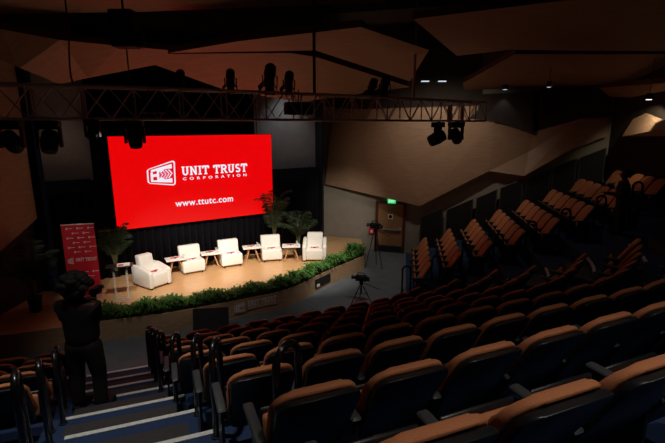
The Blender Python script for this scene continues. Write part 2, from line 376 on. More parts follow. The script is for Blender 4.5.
# ---------------------------------------------------------------- theatre seats
def bend(bm, c, zref=0, lean=0):
    for v in bm.verts:
        v.co.y += c*v.co.x**2 - lean*(v.co.z-zref)
def seat_proto():
    t = empty('theatre_seat', (0, 0, 0), 0, 'x', 'seat', 'x')
    # seat-back top sits at local (0,0,.95); occupant faces +Y; back leans towards -Y at the top
    lean = .54
    def shape(w, z0, z1, y0, y1, r, bev, c, grow):
        b = nb()
        ol = []
        # narrower at the bottom, broad rounded top
        for (x, z) in rpoly(-w/2, w/2, z0, z1, r, 7, .05):
            k = 1-.10*(z1-z)/(z1-z0); ol.append((x*k, z))
        prism(b, ol, y0, y1)
        side = [e for e in b.edges if abs(e.verts[0].co.y-e.verts[1].co.y) < 1e-6]
        bmesh.ops.bevel(b, geom=side, offset=bev, segments=3, affect='EDGES', profile=.5)
        for v in b.verts:
            if v.co.y > (y0+y1)/2: v.co.y += grow*(.95-v.co.z)
        bend(b, c, .95, lean); return b
    b = shape(.525, .36, .912, .016, .074, .12, .024, .45, .07)
    for v in b.verts:
        if v.co.z > .8: v.co.z += .020*(1-(v.co.x/.27)**2)
    obj('back_cushion', b, 'orange', t, smooth=True)
    b = shape(.50, .28, .898, -.035, .014, .075, .012, .40, 0); obj('back_shell', b, 'shell', t, smooth=True)
    # tipped-up seat
    b = nb(); rbox(b, -.23, .23, .46, .52, .28, .52, .025, 3); 
    for v in b.verts: v.co.y += .10*(v.co.z-.3)
    pad = obj('seat_cushion', b, 'orange', t, smooth=True)
    b = nb(); rbox(b, -.24, .24, .52, .55, .26, .54, .015, 2)
    for v in b.verts: v.co.y += .10*(v.co.z-.3)
    obj('seat_pan', b, 'shell', pad, smooth=True)
    b = nb(); rbox(b, -.338, -.268, .20, .62, .535, .565, .015, 2)
    arm = obj('armrest', b, 'arm', t, smooth=True)
    b = nb(); box(b, -.31, -.285, .26, .48, .02, .56); box(b, -.33, -.265, .2, .54, 0, .025)
    obj('stanchion', b, 'gunmetal', t)
    return t
SP = seat_proto(); ST = treeof(SP); used = False; NSEAT = 0
def proj(v):
    r = Vector(v)-Vector((0, 0, CH)); d = r.y*math.cos(PITCH)-r.z*math.sin(PITCH); u = r.y*math.sin(PITCH)+r.z*math.cos(PITCH)
    return (332.5+F*r.x/max(d, .01), 221.5-F*u/max(d, .01), d)
def row_points(k, spacing=.6):
    """arc-length table of the seat line of row k -> list of (point, heading, s)"""
    pts = [(off(i, pitch(PATH[i][0])*k+.14), PATH[i][2], PATH[i][0]) for i in range(len(PATH))]
    return pts
def sample(pts, L0, spacing, rev=False):
    """walk pts (list of point,heading,s) from distance L0"""
    out = []; acc = 0; nxt = L0
    for a, b in zip(pts, pts[1:]):
        seg = (b[0]-a[0]).length
        while acc+seg >= nxt:
            t = (nxt-acc)/seg; out.append((a[0].lerp(b[0], t), a[1]+(b[1]-a[1])*t, a[2])); nxt += spacing
        acc += seg
    return out
BLOCKS = {'centre': 'centre block', 'left': 'left block', 'side': 'side block'}
ROWN = ['front', 'second', 'third', 'fourth', 'fifth', 'sixth', 'seventh', 'eighth', 'ninth']
seats = []
for k in range(0, 9):
    pts = row_points(k)
    cen = [q for q in pts if q[0].x > ax(q[0].y) and q[2] < L1+.02]
    S0 = sample(cen, .21, .6)
    for n_, q in enumerate(S0):
        if n_ == len(S0)-1 and k < 8 and False: continue
        seats.append(('centre', k, n_, q))
    lef = [q for q in pts if q[0].x < ax(q[0].y)-1.45][::-1]
    for n_, q in enumerate(sample(lef, .40, .6)):
        seats.append(('left', k, n_, q))
    if k < 8:
        sid = [q for q in pts if q[2] > L1 and q[0].y > ya(q[0].x) and q[0].y < RW(q[0].x).y-.55 and not (k == 7 and q[0].y > RW(q[0].x).y-1.0)]
        for n_, q in enumerate(sample(sid, .3, .6)): seats.append(('side', k, n_, q))
ends = {}
for blk, k, n_, (p, h, s) in seats:
    z = tz(k); top = proj((p.x, p.y, z+.95)); 
    if not (-25 < top[0] < 760 and top[2] > .5): continue
    if top[1] > 560: continue
    if blk == 'left' and top[0] > 115: continue
    ok = copytree(ST); NSEAT += 1
    ok.location = (p.x, p.y, z); ok.rotation_euler = (0, 0, h)
    where = {'centre': 'from the steps', 'left': 'left of the steps', 'side': 'from the side aisle'}[blk]
    ok['label'] = 'orange and black seat, %s %s, %s row, %s' % (ORD[n_], where, ROWN[k], BLOCKS[blk])
    ok['group'] = 'theatre seats in the '+BLOCKS[blk]
def rm(t):
    for c in t[1]: rm(c)
    bpy.data.objects.remove(t[0])
rm(ST)
print('SEATS', NSEAT)
# ---------------------------------------------------------------- hoop handrails at row ends
def hoop_proto():
    b = nb(); pts = [(0, .0, 0), (0, .0, .70)]
    for i in range(1, 9):
        a = PI-PI*i/8*1.0; pts.append((0, .12+.12*math.cos(a), .74+.12*math.sin(a)))
    pts += [(0, .24, .70), (0, .24, 0)]
    tube(b, pts, .029, 10)
    t = empty('grab_rail', (0, 0, 0), 0, 'x', 'handrail', 'x')
    obj('rail', b, 'hoop', t, smooth=True)
    for y in (0, .24):
        b = nb(); tube(b, [(0, y, 0), (0, y, .012)], .05, 12); obj('base_flange', b, 'gunmetal', t)
    return t
HP = hoop_proto(); HT = treeof(HP)
def edge_point(k, fn, dd=-.15):
    prev = None
    for i in range(len(PATH)):
        p = off(i, pitch(PATH[i][0])*k+dd)
        v = fn(p, PATH[i][0])
        if prev is not None and prev[0]*v < 0: return p, PATH[i][2]
        prev = (v, p)
    return None
def hoops(fn, ks, label, grp, dd, rot):
    for k in ks:
        e = edge_point(k, lambda p, s: fn(p, s, k), dd)
        if not e: continue
        c = copytree(HT); c.location = (e[0].x, e[0].y, tz(k)); c.rotation_euler = (0, 0, e[1]+(rot(k) if callable(rot) else rot))
        c['label'] = label % ROWN[k]; c['group'] = grp
RO = [-.12, -.14, -.13, -.13, -.04, -.02, .05, .27]
hoops(lambda p, s, k: p.x-ax(p.y)-RO[k], range(0, 8), 'black hoop grab rail at the right of the steps beside the %s row', 'grab rails right of the central steps', -.52, lambda k: -.97 if k == 7 else -.38)
hoops(lambda p, s, k: p.x-ax(p.y)+1.55, range(0, 8), 'black hoop grab rail at the left of the steps beside the %s row', 'grab rails left of the central steps', -.52, .20)
hoops(lambda p, s, k: (p.y-ya(p.x)-.06) if s > L1 else -1, range(0, 8), 'black hoop grab rail at the side aisle end of the %s side block row', 'grab rails along the side aisle', -.5, 0)
rm(HT)
# ---------------------------------------------------------------- curtains
def curtain(name, a, b, z0, z1, m, label, amp=.05, per=.22):
    a = Vector(a); b = Vector(b); L = (b-a).length; d = (b-a)/L; nn = Vector((d.y, -d.x)); n = int(L/.03); bm = nb(); f = []; g = []
    for i in range(n+1):
        s = L*i/n; o = amp*math.sin(2*PI*s/per+.6*math.sin(s*3.1)); q = a+d*s+nn*o; r = a+d*s+nn*(o-.012)
        f.append((bm.verts.new((q.x, q.y, z0)), bm.verts.new((q.x, q.y, z1)))); g.append((bm.verts.new((r.x, r.y, z0)), bm.verts.new((r.x, r.y, z1))))
    for i in range(n):
        bm.faces.new((f[i][0], f[i+1][0], f[i+1][1], f[i][1])); bm.faces.new((g[i][0], g[i][1], g[i+1][1], g[i+1][0]))
        bm.faces.new((f[i][1], f[i+1][1], g[i+1][1], g[i][1])); bm.faces.new((f[i][0], g[i][0], g[i+1][0], f[i+1][0]))
    for i in (0, n): bm.faces.new((f[i][0], f[i][1], g[i][1], g[i][0]))
    return tag(obj(name, bm, m, smooth=True), label, 'curtain')
curtain('stage_curtain', CA-CN*.12, CB-CN*.12, SZ, 3.45, 'curtain', 'low black pleated curtain across the back of the stage')
ta = CA+CDIR*1.25-CN*.26; tb = CA+CDIR*6.25-CN*.26
curtain('black_drape', ta, tb, SZ, 7.5, 'curtain', 'tall black drape hanging directly behind the red screen', .03, .3)
va = CA+CDIR*.02-CN*.04; vb_ = CA+CDIR*1.15-CN*.04
curtain('valance', va, vb_, 3.15, 3.5, 'valance', 'dark navy valance strip over the curtain left of the screen', .012, .3)
# ---------------------------------------------------------------- LED screen
T_SCR = Matrix.Translation((-6.295, 12.58, 1.96)) @ Matrix.Rotation(math.atan2(2.73, 4.21), 4, 'Z')
SW, SH = 5.02, 2.71
scr = empty('led_screen', (0, 0, 0), 0, 'large glowing red projection screen with white logo and web address above the stage', 'screen'); scr.matrix_world = T_SCR
bm = nb(); box(bm, 0, SW, .0, .06, 0, SH); obj('casing', bm, 'black', scr)
bm = nb(); box(bm, .01, SW-.01, -.012, -.001, .01, SH-.01); obj('display', bm, 'redE', scr)
bm = nb()
for x in (.5, SW-.5): tube(bm, [(x, .05, SH), (x, .05, 8.9-1.96)], .012, 6)
obj('hanging_cable', bm, 'gunmetal', scr)
# letters drawn as slab-serif strokes (unit height 1)
def stroke(bm, pts, w, y0, y1):
    pts = [Vector(p) for p in pts]
    L = []; R_ = []
    for i, p in enumerate(pts):
        d = (pts[min(i+1, len(pts)-1)]-pts[max(i-1, 0)]).normalized(); n = Vector((-d.y, d.x))*w/2; L.append(p+n); R_.append(p-n)
    for i in range(len(pts)-1): prism(bm, [tuple(L[i]), tuple(L[i+1]), tuple(R_[i+1]), tuple(R_[i])], y0, y1)
def arc(cx, cz, rx, rz, a0, a1, n=8): return [(cx+rx*math.cos(math.radians(a0+(a1-a0)*i/n)), cz+rz*math.sin(math.radians(a0+(a1-a0)*i/n))) for i in range(n+1)]
W1 = .19
GLY = {
 'U': (.86, [[(.2, 1), (.2, .32)]+arc(.43, .32, .23, .24, 180, 360)+[(.66, 1)]], [(.02, .38, .95), (.5, .84, .95)]),
 'N': (.92, [[(.2, 0), (.2, 1)], [(.2, .95), (.72, .05)], [(.72, 0), (.72, 1)]], [(.02, .36, .05), (.02, .25, .95), (.54, .9, .95)]),
 'I': (.46, [[(.23, 0), (.23, 1)]], [(.02, .44, .05), (.02, .44, .95)]),
 'T': (.8, [[(.4, 0), (.4, 1)], [(.03, .92), (.77, .92)], [(.07, .95), (.07, .68)], [(.73, .95), (.73, .68)]], [(.22, .58, .05)]),
 'R': (.86, [[(.2, 0), (.2, 1)], [(.2, .92), (.48, .92)]+arc(.48, .71, .2, .21, 90, -90)+[(.2, .5)], [(.45, .5), (.72, .05)]], [(.02, .38, .05), (.02, .3, .95), (.62, .88, .05)]),
 'S': (.72, [arc(.36, .72, .22, .2, 30, 270)+arc(.36, .28, .24, .2, 90, -150)], []),
 ' ': (.42, [], [])}
def slabtext(bm, txt, x, z, h, y0=-.02, y1=-.013, w=None, squash=1):
    for ch in txt:
        adv, st, se = GLY[ch]
        for s_ in st: stroke(bm, [(x+a*h*squash, z+b*h) for a, b in s_], (w or W1)*h, y0, y1)
        for a, b, c in se: prism(bm, [(x+a*h*squash, z+(c-.055)*h), (x+b*h*squash, z+(c-.055)*h), (x+b*h*squash, z+(c+.055)*h), (x+a*h*squash, z+(c+.055)*h)], y0, y1)
        x += adv*h*squash+.05*h
    return x
def textmesh(name, txt, size, m, parent, loc, bold=0, spacing=1.0, rot=(PI/2, 0, 0), width=None, align='LEFT', depth=.003):
    c = bpy.data.curves.new(name, 'FONT'); c.body = txt; c.size = size; c.extrude = depth; c.offset = bold; c.space_character = spacing; c.align_x = align
    o = bpy.data.objects.new(name, c); COL.objects.link(o); bpy.context.view_layer.update()
    me = bpy.data.meshes.new_from_object(o.evaluated_get(bpy.context.evaluated_depsgraph_get())); bpy.data.objects.remove(o)
    if width:
        xs = [v.co.x for v in me.vertices]; k = width/(max(xs)-min(xs)); x0 = min(xs)
        for v in me.vertices: v.co.x = (v.co.x-x0)*k
    me.materials.clear(); me.materials.append(M[m]); q = bpy.data.objects.new(name, me); COL.objects.link(q); q.parent = parent; q.location = loc; q.rotation_euler = rot
    return q
def scrp(px, py):
    """photo position on the display -> local x,z"""
    inv = T_SCR.inverted(); o = inv @ Vector((0, 0, CH)); d = inv.to_3x3() @ ray(px, py); k = (-.02-o.y)/d.y; q = o+d*k; return q.x, q.z
LX0, LZ0 = scrp(181.8, 175.4); LX1, LZ1 = scrp(247.3, 163.2)
hh = .27
b = nb(); xe = slabtext(b, 'UNIT TRUST', 0, 0, hh); k = (LX1-LX0)/xe
for v in b.verts: v.co.x = LX0+v.co.x*k; v.co.z += LZ0-.005
tt = obj('screen_lettering', b, 'whiteE', scr)
x0, z0 = scrp(183, 180.2); x1, _ = scrp(246.5, 175)
textmesh('screen_lettering', 'CORPORATION', .115, 'whiteE', scr, (x0, -.02, z0), .002, 2.1, width=x1-x0)
x0, z0 = scrp(175.5, 206.4); x1, _ = scrp(233, 200)
textmesh('screen_lettering', 'www.ttutc.com', .29, 'whiteE', scr, (x0, -.02, z0-.01), .004, 1.1, width=x1-x0)
# emblem
def emblem(parent, pc, y, mw, mr, mp, sc=1):
    """pc: list of four corners (x,z) bl, br, tr, tl"""
    bl, br, tr, tl = [Vector(p) for p in pc]
    def at(u, v): return tuple((bl*(1-u)+br*u)*(1-v)+(tl*(1-u)+tr*u)*v)
    def poly(bm, uv, dy): prism(bm, [at(*p) for p in uv], y-dy-.003, y-dy)
    def rr(m0, r): return [(u, v) for u, v in rpoly(m0, 1-m0, m0, 1-m0, r, 4)]
    b = nb(); poly(b, rr(0, .12), 0); obj('emblem_border', b, mw, parent)
    b = nb(); poly(b, rr(.05, .08), .004); obj('emblem_field', b, mr, parent)
    b = nb()
    for uv in ([(.12, .72), (.20, .72), (.20, .22), (.34, .22), (.34, .12), (.12, .12)], [(.20, .42), (.42, .42), (.42, .58), (.20, .58)],
               [(.14, .88), (.34, .88), (.34, .74), (.14, .74)], [(.38, .88), (.88, .88), (.88, .70), (.62, .74), (.50, .62), (.38, .74)],
               [(.38, .12), (.88, .12), (.88, .30), (.62, .26), (.50, .38), (.38, .26)], [(.34, .12), (.42, .12), (.42, .42), (.34, .42)], [(.34, .58), (.42, .58), (.42, .88), (.34, .88)]):
        poly(b, uv, .008)
    for i in range(4): # chevrons
        c = .40+i*.11
        poly(b, [(c, .74-.02*i), (c+.05, .74-.02*i), (c+.17, .5), (c+.12, .5)], .0083+.0004*i); poly(b, [(c+.12, .5), (c+.17, .5), (c+.05, .26+.02*i), (c, .26+.02*i)], .0083+.0004*i)
    obj('emblem_letters', b, mw, parent)
    b = nb()
    for i in range(3):
        c = .455+i*.09
        poly(b, [(c, .66), (c+.02, .66), (c+.12, .5), (c+.10, .5)], .0125); poly(b, [(c+.10, .5), (c+.12, .5), (c+.02, .34), (c, .34)], .0125)
        poly(b, [(c+.10, .66), (c+.12, .66), (c+.02, .5), (c, .5)], .013); poly(b, [(c, .5), (c+.02, .5), (c+.12, .34), (c+.10, .34)], .013)
    obj('emblem_weave', b, mp, parent)
emblem(scr, [scrp(147.8, 183.6), scrp(175.9, 185.6), scrp(174.8, 159.8), scrp(146.6, 169.6)], -.013, 'whiteE', 'redE', 'pinkE')
# ---------------------------------------------------------------- armchairs
def chair(px, py, rz, label, arms, name, wd_=.72, dp=.74, low=False):
    q = W(px, py, SZ)+Matrix.Rotation(rz, 3, 'Z') @ Vector((0, dp*.45, 0)); t = empty(name, (q.x, q.y, SZ), rz, label, 'armchair' if arms else 'chair', 'white leather chairs on the stage')
    w = wd_/2-(.12 if arms else 0)
    b = nb(); rbox(b, -w, w, -dp*.45, dp*.55, .06, .42, .045, 3); 
    obj('seat', b, 'white', t, smooth=True)
    b = nb(); rbox(b, -w+.01, w-.01, dp*.22, dp*.50, .38, .86 if arms else .80, .045, 3)
    for v in b.verts: v.co.y += .16*(v.co.z-.42)
    obj('backrest', b, 'white', t, smooth=True)
    if arms:
        for s in (-1, 1):
            b = nb(); ol = [(-dp*.48, .05), (dp*.58, .05), (dp*.58, .60), (dp*.2, .60), (-dp*.40, .53), (-dp*.48, .49)] if low else [(-dp*.48, .05), (dp*.58, .05), (dp*.58, .68), (dp*.2, .68), (-dp*.40, .57), (-dp*.48, .52)]
            x0 = s*wd_/2; x1 = s*(w-.005); b2 = nb(); prism(b2, ol, min(x0, x1), max(x0, x1), 'x')
            bmesh.ops.bevel(b2, geom=b2.edges[:], offset=.035, segments=3, affect='EDGES', profile=.5); merge(b, b2)
            obj('arm', b, 'white', t, smooth=True)
    for x in (-1, 1):
        for y in (-.38, .48):
            b = nb(); tube(b, [(x*(wd_/2-.09), y*dp, 0), (x*(wd_/2-.09), y*dp, .07)], .025, 8); obj('leg', b, 'gunmetal', t)
    return t
FACE = math.atan2(2.84, 3.89)   # 0 rotation faces -Y; the row of chairs faces out along the stage axis
C1 = chair(161.5, 287.5, math.radians(56), 'white armchair turned side-on at the left end of the chair row', True, 'armchair', .70, .82, True)
C2 = chair(195, 274, math.radians(32), 'white armless chair second from the left, right of the side-on armchair', False, 'lounge_chair', .68, .64)
C3 = chair(233, 267.3, math.radians(27), 'white armless chair in the middle of the five stage chairs', False, 'lounge_chair', .68, .64)
C4 = chair(272.5, 262, math.radians(14), 'white armless chair fourth from the left, in front of the palms', False, 'lounge_chair', .68, .64)
C5 = chair(314.5, 262, math.radians(0), 'white armchair with two arms facing front at the right end of the row', True, 'armchair', .80, .76)
def booklet(parentloc, rz, z, label, sz=(.26, .17), lean=False, dx=0, dy=-.1):
    c = Vector(parentloc)+Matrix.Rotation(rz, 3, 'Z') @ Vector((dx, dy, 0)); t = empty('brochure', (c.x, c.y, z), rz+.1, label, 'brochure', 'red and white brochures')
    b = nb(); box(b, -sz[0]/2, sz[0]/2, -sz[1]/2, sz[1]/2, 0, .012); obj('pages', b, 'paper', t)
    b = nb(); box(b, -sz[0]/2, sz[0]/2, -sz[1]*.1, sz[1]/2, .012, .016); obj('cover', b, 'redpaper', t)
    b = nb(); rbox(b, -.035, .03, -sz[1]*.45, -sz[1]*.2, .012, .035, .008, 2); obj('clip', b, 'gunmetal', t)
for c, l in ((C1, 'side-on white armchair at the left end'), (C2, 'second white stage chair from the left'), (C3, 'middle white stage chair'), (C4, 'fourth white stage chair, before the palms'), (C5, 'white armchair at the right end')):
    booklet(c.location, c.rotation_euler.z, SZ+.422, 'red and white brochure on the seat of the '+l)
# ---------------------------------------------------------------- side tables
def table(px, py, label, items, rz):
    q = W(px, py, SZ); t = empty('side_table', (q.x, q.y, SZ), rz, label, 'table', 'small white-topped side tables')
    b = nb(); rbox(b, -.30, .30, -.21, .21, .50, .535, .012, 2); obj('tabletop', b, 'white', t, smooth=False)
    b = nb(); box(b, -.22, .22, -.14, .14, .475, .50); obj('apron', b, 'legwood', t)
    for x in (-1, 1):
        for y in (-1, 1):
            b = nb(); tube(b, [(x*.09, y*.06, .49), (x*.24, y*.17, 0)], [.022, .015], 8); obj('leg', b, 'legwood', t)
    booklet(q, rz, SZ+.535, 'red and white brochure lying on the '+items, (.24, .17), dx=-.02, dy=0)
    for i, (dx, dy) in enumerate(((.19, .08), (.21, -.09))):
        c = q+Matrix.Rotation(rz, 3, 'Z') @ Vector((dx, dy, 0)); b = nb()
        tube(b, [(0, 0, 0), (0, 0, .01), (0, 0, .012), (0, 0, .12)], [.026, .027, .027, .033], 12)
        g = obj('drinking_glass', b, 'acrylic', smooth=True); g.location = (c.x, c.y, SZ+.535); tag(g, '%s clear glass on the %s' % (('rear', 'front')[i], items), 'glass', 'drinking glasses on the side tables')
table(177, 275, 'white-topped wooden side table between the side-on armchair and second chair', 'side table right of the side-on armchair', .5)
table(211.5, 268.5, 'white-topped wooden side table between the second and middle white chairs', 'side table left of the middle chair', .4)
table(252.5, 262, 'white-topped wooden side table between the middle and fourth white chairs', 'side table right of the middle chair', .3)
table(291.5, 260.5, 'white-topped wooden side table between the fourth chair and right armchair', 'side table left of the right end armchair', .1)
# ---------------------------------------------------------------- acrylic lectern
q = W(123, 299.5, SZ); le = empty('lectern', (q.x, q.y, SZ), .35, 'clear acrylic lectern with dark sloping top at the left of the stage', 'lectern')
b = nb(); box(b, -.2, .2, -.12, .12, 0, .015); obj('base', b, 'acrylic', le)
for x in (-.17, .13):
    b = nb(); box(b, x, x+.045, -.03, .03, .015, .92); obj('column', b, 'acrylic', le)
b = nb(); box(b, -.32, .32, -.15, .15, -.01, .01, Matrix.Translation((0, 0, .93)) @ Matrix.Rotation(.03, 4, 'X')); obj('reading_top', b, 'gunmetal', le)
cq = q; t = empty('script_papers', (q.x, q.y, SZ+.935), .35, 'red and white papers lying on the acrylic lectern', 'papers')
b = nb(); box(b, -.05, .25, -.12, .12, 0.01, .02, Matrix.Rotation(.03, 4, 'X')); obj('page', b, 'paper', t)
b = nb(); box(b, -.02, .10, -.10, .02, .021, .026, Matrix.Rotation(.03, 4, 'X')); obj('cover', b, 'redpaper', t)
# ---------------------------------------------------------------- roll-up banner
a = W(70.5, 299.5, SZ); c = W(97.5, 297, SZ); d = (c-a); bw_ = .76
t = empty('pull_up_banner', (a.x, a.y, SZ), math.atan2(d.y, d.x), 'tall red pull-up banner with white logos at the left of the stage', 'banner')
BH = 2.0
b = nb(); box(b, 0, bw_, 0, .01, .06, BH); obj('print', b, 'banner', t)
b = nb(); rbox(b, -.02, bw_+.02, -.07, .07, 0, .075, .015, 2); obj('base_cassette', b, 'steel', t)
b = nb(); tube(b, [(-.01, .005, BH), (bw_+.01, .005, BH)], .014, 8); obj('top_bar', b, 'steel', t)
b = nb(); tube(b, [(bw_/2, .04, .05), (bw_/2, .03, BH)], .01, 6); obj('support_pole', b, 'gunmetal', t)
b = nb()
for r in range(8):
    for cc in range(3 if r % 2 == 0 else 2):
        x = .10+cc*.25+(0 if r % 2 == 0 else .13); z = BH-.12-r*.125
        if r > 5: z -= .42
        prism(b, [(x, z), (x+.035, z-.012), (x+.035, z+.05), (x, z+.035)], -.006, -.001); box(b, x+.045, x+.155, -.005, -.001, z+.012, z+.026)
obj('small_logos', b, 'bannerwhite', t)
emblem(t, [(.05, .98), (.19, .96), (.19, 1.14), (.05, 1.09)], -.002, 'bannerwhite', 'banner', 'banner')
b = nb(); xe = slabtext(b, 'UNIT TRUST', 0, 0, .09, -.006, -.001); k = .50/xe
for v in b.verts: v.co.x = .24+v.co.x*k; v.co.z += 1.02
obj('banner_lettering', b, 'bannerwhite', t)
# ---------------------------------------------------------------- fascia signs and vent
def on_front(px, py):
    """nearest front-edge segment hit of the pixel ray"""
    r = ray(px, py); best = None
    for p, q in zip(SFC, SFC[1:]):
        d = q-p; den = r.x*d.y-r.y*d.x
        if abs(den) < 1e-6: continue
        k = (p.x*d.y-p.y*d.x)/den; uu = (Vector((r.x*k, r.y*k))-p).dot(d)/d.length_squared
        if 0 <= uu <= 1.001 and (best is None or k < best[0]): best = (k, d.normalized())
    v = Vector((0, 0, CH))+r*best[0]; return v, best[1]
def sign(px0, px1, zc, h, m, label, name, cat):
    a, d1 = on_front(px0, 312); b_, d2 = on_front(px1, 312) ; d = (b_-a).to_2d(); L = d.length; d = d/L; nrm = Vector((d.y, -d.x))
    t = empty(name, (a.x+nrm.x*.02, a.y+nrm.y*.02, zc), math.atan2(d.y, d.x), label, cat)
    b = nb(); box(b, 0, L, -.02, .02, -h/2, h/2); obj('board', b, m, t); return t, L
t, L = sign(233.5, 245.5, .29, .28, 'fascia', 'small white emblem on the curved stage front, left of the lettering', 'emblem_sign', 'sign')
emblem(t, [(.01, -.10), (L-.02, -.14), (L-.02, .14), (.01, .10)], -.022, 'bannerwhite', 'fascia', 'fascia')
t, L = sign(246.5, 277, .30, .22, 'fascia', 'white lettering on the curved stage front, right of the emblem', 'lettering_sign', 'sign')
b = nb(); xe = slabtext(b, 'UNIT TRUST', 0, 0, .16, -.026, -.021); k = (L-.06)/xe
for v in b.verts: v.co.x = .03+v.co.x*k; v.co.z -= .02
obj('lettering', b, 'bannerwhite', t)
textmesh('lettering', 'CORPORATION', .06, 'bannerwhite', t, (.05, -.024, -.085), .001, 1.6, width=L-.1)
a, d1 = on_front(315, 290); b_, d2 = on_front(330, 285); d = (b_-a).to_2d(); L = d.length; d /= L
t = empty('socket_box', (a.x+d.y*.01, a.y-d.x*.01, .0), math.atan2(d.y, d.x), 'black recessed socket box in the stage front near its right end', 'socket')
b = nb(); box(b, 0, L, -.015, .015, .14, .40); obj('recess_plate', b, 'black', t)
b = nb(); box(b, .06, .2, -.03, -.015, .16, .24); obj('plug', b, 'paper', t)
# ---------------------------------------------------------------- hedge of ferns along the stage edge
def hedge():
    bm = nb(); rnd = random.Random(3)
    pts = catmull([Vector((p.x, p.y)) for p in SF[2:]]+[], 14)
    for i, p in enumerate(pts):
        q = pts[min(i+1, len(pts)-1)]; d = (q-pts[max(i-1, 0)]).normalized(); inn = Vector((-d.y, d.x))
        u = i/(len(pts)-1)
        for j in range(34):
            c = p+inn*rnd.uniform(.03, .34)+d*rnd.uniform(-.06, .06)
            h = rnd.uniform(.18, .35)*(1+.25*math.sin(i*.55)+(.45 if u > .93 else 0)); az = rnd.uniform(0, 2*PI); le_ = rnd.uniform(.10, .26)
            e = Vector((math.cos(az), math.sin(az))); w = rnd.uniform(.012, .03); sd = Vector((-e.y, e.x))*w; prev = None
            for s in range(5):
                t_ = s/4; c2 = c+e*le_*t_**1.4; z = SZ+h*math.sin(min(1, t_*1.15)*PI/2)*(1-.25*t_**3); ww = 1-.75*abs(t_-.35)**1.0 if s < 4 else .15
                cur = (bm.verts.new((c2.x-sd.x*ww, c2.y-sd.y*ww, z)), bm.verts.new((c2.x+sd.x*ww, c2.y+sd.y*ww, z+.006)))
                if prev: bm.faces.new((prev[0], prev[1], cur[1], cur[0]))
                prev = cur
                if s in (1, 2, 3):   # leaflets
                    for sg in (-1, 1):
                        l = rnd.uniform(.03, .06); o = Vector((-e.y, e.x))*sg*l+e*.02
                        bm.faces.new((bm.verts.new((c2.x, c2.y, z)), bm.verts.new((c2.x+e.x*.02, c2.y+e.y*.02, z)), bm.verts.new((c2.x+o.x, c2.y+o.y, z-.012))))
    o = obj('fern_hedge', bm, 'leaf'); tag(o, 'long bushy green fern hedge lining the curved stage edge', 'hedge', kind='stuff')
    # trough that holds the ferns
    bm = nb(); prev = None
    for p, q in zip(pts, pts[1:]+[pts[-1]+(pts[-1]-pts[-2])]):
        d = (q-p).normalized(); inn = Vector((-d.y, d.x)); a = p+inn*.03; b = p+inn*.30
        cur = [bm.verts.new((a.x, a.y, SZ)), bm.verts.new((a.x, a.y, SZ+.07)), bm.verts.new((b.x, b.y, SZ+.07)), bm.verts.new((b.x, b.y, SZ))]
        if prev:
            for k in range(4): bm.faces.new((prev[k], prev[(k+1) % 4], cur[(k+1) % 4], cur[k]))
        else: bm.faces.new(cur)
        prev = cur
    bm.faces.new(prev[::-1])
    tag(obj('planter_trough', bm, 'black'), 'low dark planter trough under the fern hedge', 'planter')
hedge()
# ---------------------------------------------------------------- palms
def palm(x, y, h, nfr, spread, seed, label, z=SZ, pot=.16):
    r = random.Random(seed); t = empty('potted_palm', (x, y, z), 0, label, 'potted plant', 'potted palms on the stage')
    b = nb(); tube(b, [(0, 0, 0), (0, 0, .04), (0, 0, .34), (0, 0, .36)], [pot*.75, pot*.8, pot, pot*1.08], 16); obj('pot', b, 'black', t)
    bs = nb(); bl = nb()
    for i in range(nfr):
        az = 2*PI*i/nfr+r.uniform(-.4, .4); e = Vector((math.cos(az), math.sin(az), 0)); H = h*r.uniform(.62, 1.0); sp = spread*r.uniform(.5, 1.1); pts = []
        for s in range(13):
            u = s/12; pts.append(Vector((0, 0, .3))+e*(.03+sp*u**2.0)+Vector((0, 0, (H-.3)*(math.sin(u*PI*.56)/math.sin(PI*.5)))))
        tube(bs, pts, [.012*(1-.7*k/12) for k in range(13)], 5)
        for s in range(4, 13):
            for sub in (0, .33, .66):
                u = (s+sub)/12
                if u > 1: continue
                k = min(11, s); c = pts[k].lerp(pts[k+1], sub) if k < 12 else pts[12]
                d = (pts[min(k+1, 12)]-pts[k-1]).normalized(); side = d.cross(Vector((0, 0, 1))).normalized(); ln = .34*math.sin(PI*min(1, (u-.25)/.8+.08))*min(1.2, spread+.4)+.05
                for sg in (-1, 1):
                    tip = c+side*sg*ln*.85+d*ln*.55+Vector((0, 0, -ln*.35*r.uniform(.6, 1.4))); mid = c.lerp(tip, .5)+Vector((0, 0, .03)); w = d*.016
                    v = [bl.verts.new(q) for q in (c-w*.4, mid-w, tip, mid+w)]; bl.faces.new(v)
    for bb in (bs, bl):                     # fronds press against the drape and the wall instead of passing through
        for v in bb.verts:
            w = Vector((v.co.x+x-CA.x, v.co.y+y-CA.y)); dd = w.dot(CN)
            if dd < .40: nd = .20+.20*math.exp((dd-.40)/.5); v.co.x += CN.x*(nd-dd); v.co.y += CN.y*(nd-dd)
            if v.co.x+x < -7.75: v.co.x = -7.75-x
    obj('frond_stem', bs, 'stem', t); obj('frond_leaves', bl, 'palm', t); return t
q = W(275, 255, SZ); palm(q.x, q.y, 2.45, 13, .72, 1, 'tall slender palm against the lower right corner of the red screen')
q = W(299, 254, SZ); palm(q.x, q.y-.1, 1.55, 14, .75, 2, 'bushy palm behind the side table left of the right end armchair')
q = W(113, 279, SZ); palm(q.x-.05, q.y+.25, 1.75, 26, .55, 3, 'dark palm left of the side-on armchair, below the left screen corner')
palm(-7.3, 10.2, 1.7, 14, .7, 5, 'dim palm at the far left edge of the stage, left of the banner')
